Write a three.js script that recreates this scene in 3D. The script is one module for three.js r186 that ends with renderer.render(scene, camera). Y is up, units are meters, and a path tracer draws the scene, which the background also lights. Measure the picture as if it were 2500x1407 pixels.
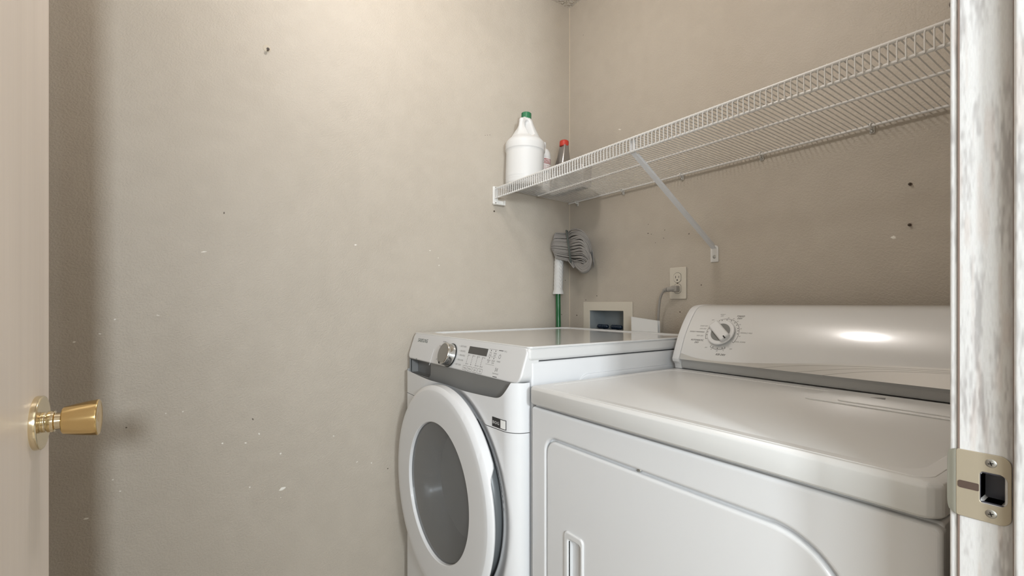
import * as THREE from 'three';
import { RoundedBoxGeometry } from 'three/addons/geometries/RoundedBoxGeometry.js';
import { RectAreaLightUniformsLib } from 'three/addons/lights/RectAreaLightUniformsLib.js';
import { MarchingCubes } from 'three/addons/objects/MarchingCubes.js';
import { mergeGeometries, mergeVertices, toCreasedNormals } from 'three/addons/utils/BufferGeometryUtils.js';

// ---------------------------------------------------------------- camera, light, exposure
// Room axes: x = distance from the left wall, y = up, z = distance from the back wall (the one with the shelf).
const scene = new THREE.Scene();
const renderer = new THREE.WebGLRenderer({ antialias: true });
renderer.toneMapping = THREE.LinearToneMapping;
renderer.toneMappingExposure = 1.03;
renderer.shadowMap.enabled = true;
const FOCAL = 1162;                                   // pixels, in a frame of 2500 x 1407; lens shifted up a little
const camera = new THREE.PerspectiveCamera(2 * Math.atan(740 / FOCAL) * 180 / Math.PI, 2500 / 1480, 0.05, 30);
camera.setViewOffset(2500, 1480, 0, 0, 2500, 1407);
camera.position.set(1.64, 1.089, 1.44);
camera.lookAt(1.64 - 0.8253, 1.089, 1.44 - 0.5647);
scene.add(camera);
scene.background = new THREE.Color(0x000000);
RectAreaLightUniformsLib.init();
const LAMP_AT = [0.70, 2.335, 0.95], LAMP_COLOR = new THREE.Color().setRGB(1.0, 0.95, 0.915), LAMP_POWER = 1.15;
const WINDOW_AT = [3.06, 1.46, 2.25], WINDOW_SIZE = [0.9, 1.2], WINDOW_COLOR = new THREE.Color().setRGB(0.84, 0.93, 1.0), WINDOW_POWER = 9.5;
const SCONCE_AT = [2.96, 1.46, 1.55], SCONCE_SIZE = [0.17, 0.20], SCONCE_COLOR = new THREE.Color().setRGB(0.87, 0.945, 1.0), SCONCE_POWER = 310;

// ---------------------------------------------------------------- helpers
const V = (x, y, z) => new THREE.Vector3(x, y, z);
const used = {};
function numbered(n) { const k = used[n] = (used[n] ?? -1) + 1; return k ? `${n}_${String(k).padStart(3, '0')}` : n; }
function shadows(o) { o.castShadow = true; o.receiveShadow = true; return o; }
function part(name, geo, mat, parent) { const m = shadows(new THREE.Mesh(geo, mat)); m.name = name; parent.add(m); return m; }
function sub(name, parent) { const g = new THREE.Group(); g.name = name; parent.add(g); return g; }
function thing(name, label, category, group) {
  const g = new THREE.Group(); g.name = numbered(name); g.userData = { label, category };
  if (group) g.userData.group = group;
  scene.add(g); return g;
}
function struct(name, geo, mat, label) {
  const m = shadows(new THREE.Mesh(geo, mat)); m.name = name; m.userData = { kind: 'structure', label }; scene.add(m); return m;
}
const box = (x0, x1, y0, y1, z0, z1) => new THREE.BoxGeometry(x1 - x0, y1 - y0, z1 - z0).translate((x0 + x1) / 2, (y0 + y1) / 2, (z0 + z1) / 2);
const rbox = (x0, x1, y0, y1, z0, z1, r, seg = 3) => new RoundedBoxGeometry(x1 - x0, y1 - y0, z1 - z0, seg, r).translate((x0 + x1) / 2, (y0 + y1) / 2, (z0 + z1) / 2);
const cylZ = (r0, r1, h, seg = 32) => new THREE.CylinderGeometry(r1, r0, h, seg).rotateX(Math.PI / 2).translate(0, 0, h / 2);   // from z = 0 (r0) to z = h (r1)
function tube(pts, r, seg = 32, rad = 8, closed = false) { return new THREE.TubeGeometry(new THREE.CatmullRomCurve3(pts.map(p => V(...p)), closed, 'centripetal'), seg, r, rad, closed); }
function bar(a, b, r, rad = 8) { return new THREE.TubeGeometry(new THREE.LineCurve3(V(...a), V(...b)), 1, r, rad); }
function capped(a, b, r, rad = 12) {           // closed rod with softly rounded ends
  const A = V(...a), B = V(...b), d = B.clone().sub(A), l = d.length();
  const g = new THREE.CapsuleGeometry(r, Math.max(l - 2 * r, 1e-4), 4, rad);
  g.applyQuaternion(new THREE.Quaternion().setFromUnitVectors(V(0, 1, 0), d.normalize()));
  return g.translate((A.x + B.x) / 2, (A.y + B.y) / 2, (A.z + B.z) / 2);
}
function roundRect(x0, x1, y0, y1, r, path = new THREE.Shape()) {   // r: one radius or [bottom left, bottom right, top right, top left]
  const [a, b, c, d] = Array.isArray(r) ? r : [r, r, r, r];
  path.moveTo(x0 + a, y0); path.lineTo(x1 - b, y0); path.absarc(x1 - b, y0 + b, b, -Math.PI / 2, 0);
  path.lineTo(x1, y1 - c); path.absarc(x1 - c, y1 - c, c, 0, Math.PI / 2);
  path.lineTo(x0 + d, y1); path.absarc(x0 + d, y1 - d, d, Math.PI / 2, Math.PI);
  path.lineTo(x0, y0 + a); path.absarc(x0 + a, y0 + a, a, Math.PI, Math.PI * 1.5);
  return path;
}
function slab(shape, z0, z1, bevel = 0, curveSegments = 16, bevelSegments = 3) {   // the shape, grown in from its outline by the bevel, between z0 and z1
  const o = bevel ? { depth: z1 - z0 - 2 * bevel, bevelEnabled: true, bevelThickness: bevel, bevelSize: bevel, bevelOffset: -bevel, bevelSegments, curveSegments }
    : { depth: z1 - z0, bevelEnabled: false, curveSegments };
  return new THREE.ExtrudeGeometry(shape, o).translate(0, 0, z0 + bevel);
}
function uvPlanar(geo, x0, x1, y0, y1) {
  const p = geo.attributes.position, uv = new Float32Array(p.count * 2);
  for (let i = 0; i < p.count; i++) { uv[2 * i] = (p.getX(i) - x0) / (x1 - x0); uv[2 * i + 1] = (p.getY(i) - y0) / (y1 - y0); }
  geo.setAttribute('uv', new THREE.BufferAttribute(uv, 2)); return geo;
}
function uvMetres(geo) {                        // uv in metres by the way each face points
  geo = geo.index ? geo.toNonIndexed() : geo; geo.computeVertexNormals();
  const p = geo.attributes.position, n = geo.attributes.normal, uv = new Float32Array(p.count * 2);
  for (let i = 0; i < p.count; i++) {
    const ax = Math.abs(n.getX(i)), ay = Math.abs(n.getY(i)), az = Math.abs(n.getZ(i));
    uv[2 * i] = ax > ay && ax > az ? p.getZ(i) : p.getX(i);
    uv[2 * i + 1] = ay > ax && ay > az ? p.getZ(i) : p.getY(i);
  }
  geo.setAttribute('uv', new THREE.BufferAttribute(uv, 2)); return geo;
}
function grid(nu, nv, f) {                      // surface f(u, v) -> [x, y, z, tu, tv]
  const pos = [], uv = [], idx = [];
  for (let j = 0; j <= nv; j++) for (let i = 0; i <= nu; i++) { const q = f(i / nu, j / nv); pos.push(q[0], q[1], q[2]); uv.push(q[3] ?? i / nu, q[4] ?? j / nv); }
  for (let j = 0; j < nv; j++) for (let i = 0; i < nu; i++) { const a = j * (nu + 1) + i, b = a + 1, c = a + nu + 1, d = c + 1; idx.push(a, b, d, a, d, c); }
  const g = new THREE.BufferGeometry();
  g.setAttribute('position', new THREE.Float32BufferAttribute(pos, 3)); g.setAttribute('uv', new THREE.Float32BufferAttribute(uv, 2));
  g.setIndex(idx); g.computeVertexNormals(); return g;
}
function lathe(pts, seg = 64) { return new THREE.LatheGeometry(pts.map(p => new THREE.Vector2(p[0], p[1])), seg); }   // about y
const merge = list => mergeGeometries(list.map(g => { g = g.index ? g.toNonIndexed() : g; for (const k of Object.keys(g.attributes)) if (!['position', 'normal', 'uv'].includes(k)) g.deleteAttribute(k); return g; }));
const smooth = (a, b, x) => { const t = Math.min(1, Math.max(0, (x - a) / (b - a))); return t * t * (3 - 2 * t); };
function sdfGeo(fn, lo, hi, res = 64) {
  const mc = new MarchingCubes(res, new THREE.MeshBasicMaterial(), false, false, 200000), h = res / 2;
  const c = lo.map((v, i) => (v + hi[i]) / 2), e = lo.map((v, i) => (hi[i] - v) / 2);
  for (let k = 0; k < res; k++) for (let j = 0; j < res; j++) for (let i = 0; i < res; i++)
    mc.field[i + j * res + k * res * res] = -fn(c[0] + (i - h) / h * e[0], c[1] + (j - h) / h * e[1], c[2] + (k - h) / h * e[2]);
  mc.isolation = 0; mc.update();
  const n = mc.count ?? mc.geometry.drawRange.count, pos = new Float32Array(n * 3);
  for (let i = 0; i < n; i++) for (let a = 0; a < 3; a++) pos[3 * i + a] = c[a] + mc.positionArray[3 * i + a] * e[a];
  let g = new THREE.BufferGeometry(); g.setAttribute('position', new THREE.BufferAttribute(pos, 3));
  g = mergeVertices(g, 1e-6); g.computeVertexNormals(); return g;
}
let seed = 7;
function rnd() { seed |= 0; seed = seed + 0x6D2B79F5 | 0; let t = Math.imul(seed ^ seed >>> 15, 1 | seed); t = t + Math.imul(t ^ t >>> 7, 61 | t) ^ t; return ((t ^ t >>> 14) >>> 0) / 4294967296; }

// ---------------------------------------------------------------- textures
function hash(x, y, s) { let h = Math.imul(x, 374761393) + Math.imul(y, 668265263) + Math.imul(s, 2147483647) | 0; h = Math.imul(h ^ h >>> 13, 1274126177); return ((h ^ h >>> 16) >>> 0) / 4294967296; }
function vnoise(x, y, px, py, s) {              // value noise, periodic in px by py cells
  const xi = Math.floor(x), yi = Math.floor(y); let fx = x - xi, fy = y - yi; fx = fx * fx * (3 - 2 * fx); fy = fy * fy * (3 - 2 * fy);
  const m = (a, b) => ((a % b) + b) % b, x0 = m(xi, px), x1 = m(xi + 1, px), y0 = m(yi, py), y1 = m(yi + 1, py);
  return (hash(x0, y0, s) * (1 - fx) + hash(x1, y0, s) * fx) * (1 - fy) + (hash(x0, y1, s) * (1 - fx) + hash(x1, y1, s) * fx) * fy;
}
function data(w, h, f, srgb, metres) {          // f(u, v) -> [r, g, b] 0..1 or a grey; metres: the size of one tile
  const d = new Uint8Array(w * h * 4);
  for (let j = 0; j < h; j++) for (let i = 0; i < w; i++) { let c = f(i / w, j / h); if (!Array.isArray(c)) c = [c, c, c]; const k = 4 * (j * w + i); for (let a = 0; a < 3; a++) d[k + a] = Math.max(0, Math.min(255, Math.round(c[a] * 255))); d[k + 3] = 255; }
  const t = new THREE.DataTexture(d, w, h); t.wrapS = t.wrapT = THREE.RepeatWrapping; t.magFilter = THREE.LinearFilter; t.minFilter = THREE.LinearFilter;
  if (srgb) t.colorSpace = THREE.SRGBColorSpace; if (metres) t.repeat.set(1 / metres[0], 1 / metres[1]); t.needsUpdate = true; return t;
}
function canvas(w, h, draw) {
  const c = document.createElement('canvas'); c.width = w; c.height = h; draw(c.getContext('2d'), w, h);
  const t = new THREE.CanvasTexture(c); t.colorSpace = THREE.SRGBColorSpace; t.magFilter = THREE.LinearFilter; return t;
}
// rolled "orange peel" paint relief, one tile 0.4 m
const peel = data(1024, 1024, (u, v) => {
  const a = vnoise(u * 130 + v * 50, v * 130, 130, 130, 3), b = vnoise(u * 230, v * 230 + u * 60, 230, 230, 5), c = vnoise(u * 30, v * 30, 30, 30, 9);
  return 0.15 + 0.5 * smooth(0.25, 0.75, a) + 0.3 * b + 0.05 * c;
}, false, [0.4, 0.4]);
const WALL_BASE = [186, 177, 164];
function wallPaint(x0, y0, size, marks, s) {    // plain paint, slightly uneven, with its chips (1) and nail holes (0); covers size x size metres from x0, y0
  const t = canvas(2048, 2048, (g, w, h) => {
    const img = g.createImageData(w, h);
    for (let j = 0; j < h; j++) for (let i = 0; i < w; i++) {
      const u = i / w, v = j / h, n = (vnoise(u * 9, v * 9, 9, 9, s) - 0.5) * 4 + (vnoise(u * 60, v * 60, 60, 60, s + 1) - 0.5) * 4 + (hash(i, j, s + 2) - 0.5) * 4, k = 4 * (j * w + i);
      for (let a = 0; a < 3; a++) img.data[k + a] = WALL_BASE[a] + n; img.data[k + 3] = 255;
    }
    g.putImageData(img, 0, 0);
    let q = 1;
    for (const [x, y, rx, ry, white] of marks) {
      const cx = (x - x0) / size * w, cy = h - (y - y0) / size * h, p = w / size; q++;
      g.fillStyle = white ? '#efece4' : '#3d342b'; g.beginPath();
      for (let k = 0; k < 12; k++) {            // an irregular flake
        const a = k / 12 * Math.PI * 2, m = 0.5 + 0.35 * hash(k, q, 77), tx = Math.cos(a) * rx * p * m, ty = Math.sin(a) * ry * p * m, r = (hash(q, 1, 5) - 0.5) * 0.8;
        g[k ? 'lineTo' : 'moveTo'](cx + tx * Math.cos(r) - ty * Math.sin(r), cy + tx * Math.sin(r) + ty * Math.cos(r));
      }
      g.fill();
    }
  });
  t.wrapS = t.wrapT = THREE.RepeatWrapping; t.repeat.set(1 / size, 1 / size); t.offset.set(-x0 / size, -y0 / size); return t;
}
const LEFT_MARKS = [[1.191,0.506,0.0132,0.0065,1],[1.398,1.237,0.0117,0.0022,1],[0.964,1.287,0.0059,0.0032,1],[0.689,1.285,0.0044,0.0019,1],[0.655,1.259,0.0022,0.0026,1],[0.652,1.231,0.0022,0.0039,1],[1.256,0.688,0.0029,0.0045,1],[1.352,0.675,0.0037,0.0032,1],[1.292,0.666,0.0044,0.0026,1],[1.196,0.617,0.0044,0.0039,1],[1.281,0.530,0.0037,0.0032,1],[1.036,0.647,0.0037,0.0026,1],[0.959,0.546,0.0051,0.0019,1],[0.909,0.533,0.0037,0.0026,1],[1.654,0.530,0.0088,0.0032,1],[1.505,1.055,0.0059,0.0013,1],[1.627,1.008,0.0037,0.0026,1],[1.597,1.045,0.0037,0.0026,1],[1.677,0.989,0.0044,0.0026,1],[1.448,0.781,0.0029,0.0019,1],[1.601,0.620,0.0037,0.0026,1],[1.586,0.586,0.0029,0.0019,1],[1.487,0.781,0.0029,0.0019,1],[1.348,1.355,0.0022,0.0039,0],[1.273,0.735,0.0022,0.0039,0],[0.448,1.763,0.0022,0.0013,0],[0.438,1.766,0.0022,0.0013,0],[0.426,1.769,0.0022,0.0013,0],[0.851,0.502,0.0029,0.0026,0],[1.196,0.479,0.0029,0.0013,1],[1.573,0.754,0.0029,0.0026,0],[0.048,1.037,0.0029,0.0026,0],[0.026,1.191,0.0029,0.0026,0]];
const BACK_MARKS = [[0.303,1.788,0.0103,0.0025,1],[1.202,1.251,0.0083,0.0055,1],[0.174,1.119,0.0041,0.0028,0],[0.048,1.034,0.0041,0.0041,0],[0.106,1.102,0.0031,0.0028,0],[0.446,1.352,0.0041,0.0021,0],[0.517,1.326,0.0025,0.0017,0],[0.522,1.355,0.0031,0.0014,0],[0.480,1.313,0.0021,0.0014,0],[0.461,1.347,0.0025,0.0017,0],[0.623,1.329,0.0041,0.0021,0],[0.671,1.150,0.0031,0.0028,0],[0.587,1.057,0.0041,0.0028,0],[0.090,2.267,0.0031,0.0014,0],[0.048,1.364,0.0027,0.0021,0],[0.447,1.386,0.0025,0.0014,0]];
const popcorn = data(512, 512, (u, v) => smooth(0.45, 0.8, vnoise(u * 60, v * 60, 60, 60, 21)) * 0.7 + 0.3 * vnoise(u * 140, v * 140, 140, 140, 22), false, [0.5, 0.5]);
// white-washed wood of the door frame: streaks along v
const washTex = data(512, 2048, (u, v) => {
  const grain = vnoise(u * 150, v * 80, 150, 80, 31) * 0.5 + vnoise(u * 250, v * 200, 250, 200, 32) * 0.5, patch = vnoise(u * 50, v * 32, 50, 32, 33), fine = hash(Math.floor(u * 512), Math.floor(v * 400), 34);
  const d = smooth(0.5, 0.95, grain * 0.65 + patch * 0.45) * 0.15 + (fine - 0.5) * 0.025, brown = smooth(0.62, 0.9, vnoise(u * 70, v * 36, 70, 36, 35)) * 0.06;
  return [0.815 - d * 0.95 - brown * 0.4, 0.81 - d - brown * 0.7, 0.805 - d - brown * 0.85];
}, true, [0.3, 1.6]);
const doorTex = data(512, 1024, (u, v) => {
  const a = vnoise(u * 38, v * 4, 38, 4, 41), b = vnoise(u * 190, v * 12, 190, 12, 42), c = vnoise(u * 8, v * 5, 8, 5, 43), d = (a - 0.5) * 0.02 + (b - 0.5) * 0.012 + (c - 0.5) * 0.035;
  return [0.915 + d, 0.872 + d, 0.83 + d];
}, true, [0.5, 2.0]);
const brushed = data(256, 256, (u, v) => 0.35 + 0.3 * vnoise(u * 6, v * 120, 6, 120, 51), false);

// ---------------------------------------------------------------- materials
const std = (c, roughness, o = {}) => new THREE.MeshStandardMaterial({ color: Array.isArray(c) ? new THREE.Color().setRGB(...c) : c, roughness, ...o });
const phys = (c, roughness, o = {}) => new THREE.MeshPhysicalMaterial({ color: Array.isArray(c) ? new THREE.Color().setRGB(...c) : c, roughness, ...o });
const M = {
  wallLeft: std(0xffffff, 0.55, { map: wallPaint(0, 0.45, 2.0, LEFT_MARKS, 61), bumpMap: peel, bumpScale: 0.00052 }),
  wallBack: std(0xffffff, 0.55, { map: wallPaint(0, 0.45, 2.0, BACK_MARKS, 71), bumpMap: peel, bumpScale: 0.00052 }),
  wall: std(0xbab1a4, 0.55, { bumpMap: peel, bumpScale: 0.00052 }),
  hall: std(0xd8d2c8, 0.8),
  ceiling: std(0xd9d3c9, 0.95, { bumpMap: popcorn, bumpScale: 0.006 }),
  floor: std(0xa79a88, 0.6),
  wash: std(0xffffff, 0.6, { map: washTex, bumpMap: washTex, bumpScale: 0.0003 }),
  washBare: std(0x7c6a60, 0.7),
  door: std(0xffffff, 0.38, { map: doorTex }),
  enamel: phys([0.73, 0.735, 0.745], 0.32, { clearcoat: 0.7, clearcoatRoughness: 0.08 }),
  enamelTop: phys([0.66, 0.66, 0.655], 0.28, { clearcoat: 0.9, clearcoatRoughness: 0.05 }),
  dryerTop: phys([0.66, 0.66, 0.65], 0.36, { clearcoat: 0.25, clearcoatRoughness: 0.3 }),
  plastic: phys([0.68, 0.68, 0.68], 0.4, { clearcoat: 0.3, clearcoatRoughness: 0.2 }),
  grey: phys([0.20, 0.20, 0.195], 0.45),
  doorGrey: phys([0.13, 0.14, 0.145], 0.35),
  chrome: std([0.72, 0.72, 0.70], 0.16, { metalness: 1 }),
  chromeFace: std([0.36, 0.36, 0.35], 0.32, { metalness: 1 }),
  black: std([0.012, 0.012, 0.012], 0.4),
  display: phys([0.045, 0.045, 0.045], 0.2, { clearcoat: 0.6 }),
  stripGrey: phys([0.42, 0.42, 0.41], 0.35),
  dialGrey: std([0.20, 0.20, 0.19], 0.5),
  wire: phys([0.74, 0.73, 0.71], 0.35, { clearcoat: 0.4 }),
  brace: phys([0.72, 0.73, 0.75], 0.4),
  clip: phys([0.74, 0.73, 0.70], 0.45),
  screw: std([0.45, 0.45, 0.43], 0.4, { metalness: 1 }),
  screwDark: std([0.10, 0.08, 0.06], 0.5, { metalness: 0.6 }),
  jug: phys([0.72, 0.72, 0.71], 0.42),
  green: phys([0.025, 0.17, 0.075], 0.45),
  greenPole: phys([0.008, 0.12, 0.035], 0.25, { clearcoat: 0.5 }),
  red: phys([0.55, 0.045, 0.025], 0.45),
  silver: phys([0.36, 0.34, 0.325], 0.3, { metalness: 0.8 }),
  strand: std([0.28, 0.265, 0.25], 0.95),
  mopBand: std([0.10, 0.115, 0.105], 0.9),
  mopPlastic: phys([0.70, 0.70, 0.69], 0.45),
  ivory: phys([0.63, 0.585, 0.50], 0.4),
  boxFrame: phys([0.64, 0.59, 0.50], 0.5),
  boxInside: phys([0.33, 0.36, 0.37], 0.5),
  valve: phys([0.012, 0.02, 0.035], 0.4),
  cord: phys([0.33, 0.31, 0.28], 0.5),
  slot: std([0.02, 0.018, 0.015], 0.8),
  paper: std([0.72, 0.72, 0.71], 0.6),
  brass: std([0.72, 0.50, 0.20], 0.2, { metalness: 1 }),
  brassPale: std([0.80, 0.70, 0.50], 0.14, { metalness: 1 }),
  brassSatin: std([0.76, 0.56, 0.27], 0.3, { metalness: 1, roughnessMap: brushed }),
  strike: std([0.42, 0.365, 0.275], 0.45, { metalness: 0.35 }),
  strikeLip: std([0.46, 0.47, 0.41], 0.4, { metalness: 0.35 }),
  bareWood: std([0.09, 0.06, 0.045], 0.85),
  latchBox: std([0.06, 0.06, 0.075], 0.35),
  bronze: std([0.03, 0.018, 0.012], 0.4),
};

// ---------------------------------------------------------------- the room
const ROOM = { x: 1.512, z: 2.0, h: 2.43 }, HALL_X = 1.622, DOOR = { z0: 0.842, z1: 1.69, h: 2.06 };
struct('floor', uvMetres(box(-0.1, 3.2, -0.1, 0, -0.6, 3.3)), M.floor, 'beige floor of the laundry room and hall');
struct('wall_left', uvMetres(box(-0.1, 0, 0, ROOM.h, -0.1, ROOM.z + 0.1)), M.wallLeft, 'taupe painted wall with small paint chips beside the washer');
{ // back wall with the opening for the water box
  const s = new THREE.Shape([[0, 0], [HALL_X, 0], [HALL_X, ROOM.h], [0, ROOM.h]].map(p => new THREE.Vector2(...p)));
  s.holes.push(roundRect(0.134, 0.327, 0.90, 1.057, 0.001, new THREE.Path()));
  struct('wall_back', uvMetres(slab(s, -0.1, 0)), M.wallBack, 'taupe painted wall behind the washer and dryer, under the wire shelf');
}
{ // wall with the doorway, seen edge on at the frame
  const s = new THREE.Shape([[0, 0], [ROOM.z, 0], [ROOM.z, ROOM.h], [0, ROOM.h]].map(p => new THREE.Vector2(...p)));
  s.holes.push(new THREE.Path([[DOOR.z0, 0.001], [DOOR.z1, 0.001], [DOOR.z1, DOOR.h], [DOOR.z0, DOOR.h]].map(p => new THREE.Vector2(...p))));
  const g = slab(s, 0, HALL_X - ROOM.x).rotateY(-Math.PI / 2).translate(HALL_X, 0, 0);
  struct('wall_right', uvMetres(g), M.wall, 'taupe wall with the doorway');
}
struct('wall_front', uvMetres(box(0, HALL_X, 0, ROOM.h, ROOM.z, ROOM.z + 0.1)), M.wall, 'taupe wall behind the open door');
struct('ceiling', uvMetres(box(-0.1, 3.2, ROOM.h, ROOM.h + 0.1, -0.6, 3.3)), M.ceiling, 'pale textured ceiling');
{ // hall outside the doorway, with its window
  const s = new THREE.Shape([[-0.6, 0], [3.2, 0], [3.2, ROOM.h], [-0.6, ROOM.h]].map(p => new THREE.Vector2(...p)));
  const [, wy, wz] = WINDOW_AT, [ww, wh] = WINDOW_SIZE;
  s.holes.push(new THREE.Path([[wz - ww / 2, wy - wh / 2], [wz + ww / 2, wy - wh / 2], [wz + ww / 2, wy + wh / 2], [wz - ww / 2, wy + wh / 2]].map(p => new THREE.Vector2(...p))));
  struct('wall_hall_far', uvMetres(slab(s, 0, 0.1).rotateY(-Math.PI / 2).translate(3.2, 0, 0)), M.hall, 'pale hall wall with a window');
  struct('wall_hall_left', uvMetres(box(HALL_X, 3.1, 0, ROOM.h, 3.1, 3.2)), M.hall, 'pale end wall of the hall');
  struct('wall_hall_right', uvMetres(box(HALL_X, 3.1, 0, ROOM.h, -0.6, -0.5)), M.hall, 'pale end wall of the hall beyond the dryer');
  struct('wall_hall_near', uvMetres(box(HALL_X - 0.1, HALL_X, 0, ROOM.h, ROOM.z + 0.1, 3.1)), M.hall, 'pale hall wall next to the laundry room');
  struct('wall_hall_near_end', uvMetres(box(HALL_X - 0.1, HALL_X, 0, ROOM.h, -0.5, -0.1)), M.hall, 'pale hall wall behind the laundry room');
  const w = new THREE.Group(); w.name = 'window_1'; w.userData = { kind: 'structure', label: 'bright hall window opposite the doorway' }; scene.add(w);
  part('window_pane', box(3.10, 3.104, wy - wh / 2, wy + wh / 2, wz - ww / 2, wz + ww / 2), std(0xffffff, 0.5, { emissive: WINDOW_COLOR, emissiveIntensity: 3 }), w);
  const fr = roundRect(wz - ww / 2 - 0.06, wz + ww / 2 + 0.06, wy - wh / 2 - 0.06, wy + wh / 2 + 0.06, 0.004);
  fr.holes.push(roundRect(wz - ww / 2, wz + ww / 2, wy - wh / 2, wy + wh / 2, 0.002, new THREE.Path()));
  part('window_frame', slab(fr, 0, 0.015, 0.003).rotateY(-Math.PI / 2).translate(3.10, 0, 0), M.wash, w);
  const L = new THREE.RectAreaLight(WINDOW_COLOR, WINDOW_POWER, ww, wh); L.position.set(...WINDOW_AT); L.lookAt(0, wy, wz); L.name = 'hall_window_light'; scene.add(L);
}
{ // thin corner bead line where the two walls meet, left lighter by the paint
  struct('trim_1', box(0, 0.0025, 0.0, ROOM.h, 0, 0.0025), std(0xcfc3b0, 0.6), 'pale caulk line in the wall corner');
}
{ // hall wall lamp across from the doorway
  const l = thing('hall_wall_lamp', 'box-shaped white wall lamp in the hall opposite the doorway', 'lamp'), [lx, ly, lz] = SCONCE_AT, [lw, lh] = SCONCE_SIZE;
  part('back_plate', rbox(3.07, 3.10, ly - lh / 2 - 0.02, ly + lh / 2 + 0.02, lz - lw / 2 - 0.02, lz + lw / 2 + 0.02, 0.006), M.brassSatin, l);
  part('shade', rbox(lx + 0.012, 3.07, ly - lh / 2, ly + lh / 2, lz - lw / 2, lz + lw / 2, 0.004), std(0xffffff, 0.5, { emissive: SCONCE_COLOR, emissiveIntensity: 3 }), l);
  const L = new THREE.RectAreaLight(SCONCE_COLOR, SCONCE_POWER, lw, lh); L.position.set(lx, ly, lz); L.lookAt(0, ly, lz); L.name = 'hall_wall_lamp_light'; scene.add(L);
}
{ // flush ceiling lamp
  const lamp = thing('ceiling_lamp', 'round flush glass ceiling lamp above the laundry room', 'lamp');
  lamp.position.set(LAMP_AT[0], ROOM.h, LAMP_AT[2]);
  part('base', lathe([[0, -0.018], [0.10, -0.018], [0.118, -0.012], [0.12, 0], [0, 0]], 48), M.brassSatin, lamp);
  part('glass_bowl', lathe([[0.115, -0.016], [0.128, -0.04], [0.12, -0.075], [0.09, -0.107], [0.045, -0.124], [0, -0.128]], 48), std(0xffffff, 0.5, { emissive: LAMP_COLOR, emissiveIntensity: 3.2 }), lamp);
  const L = new THREE.PointLight(LAMP_COLOR, LAMP_POWER, 0, 2); L.position.set(...LAMP_AT); L.castShadow = true; L.shadow.radius = 4; L.name = 'ceiling_lamp_light'; scene.add(L);
}

// ---------------------------------------------------------------- door frame, strike side
const JAMB = 0.86;                              // the face of the strike jamb
{
  const s = new THREE.Shape([[1.5115, 0], [1.628, 0], [1.628, 2.04], [1.5115, 2.04]].map(p => new THREE.Vector2(...p)));
  s.holes.push(roundRect(1.5265, 1.5415, 0.914, 0.939, 0.002, new THREE.Path()));
  struct('trim_2', uvMetres(slab(s, JAMB - 0.018, JAMB, 0.0015)), M.wash, 'white-washed door jamb with brushed streaks');
  struct('trim_3', uvMetres(rbox(1.5485, 1.592, 0, 2.028, JAMB, JAMB + 0.012, 0.003)), M.wash, 'white-washed door stop on the jamb');
  struct('trim_4', uvMetres(slab(roundRect(0, 0.006, 0, 2.05, 0.0025), -0.057, 0, 0.002).translate(1.5055, 0, JAMB - 0.001)), M.wash, 'white-washed door casing on the laundry side');
  struct('trim_5', uvMetres(box(1.622, 1.636, 0, 2.1, JAMB - 0.07, JAMB - 0.004)), M.wash, 'white-washed door casing on the hall side');
  struct('trim_6', uvMetres(box(1.5115, 1.628, 0, 2.04, 1.672, 1.69)), M.wash, 'white-washed hinge jamb');
  struct('trim_7', uvMetres(box(1.5115, 1.628, 2.04, 2.058, JAMB - 0.018, 1.69)), M.wash, 'white-washed head of the door frame');
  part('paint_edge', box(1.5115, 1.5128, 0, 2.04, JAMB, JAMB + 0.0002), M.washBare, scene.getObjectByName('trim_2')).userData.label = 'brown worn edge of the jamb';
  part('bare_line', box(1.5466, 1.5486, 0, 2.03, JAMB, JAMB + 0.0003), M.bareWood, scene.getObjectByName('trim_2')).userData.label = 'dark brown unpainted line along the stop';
  part('bare_side', box(1.5482, 1.5486, 0, 2.03, JAMB, JAMB + 0.0098), M.washBare, scene.getObjectByName('trim_3')).userData.label = 'brown unpainted side of the stop';
}
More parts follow.
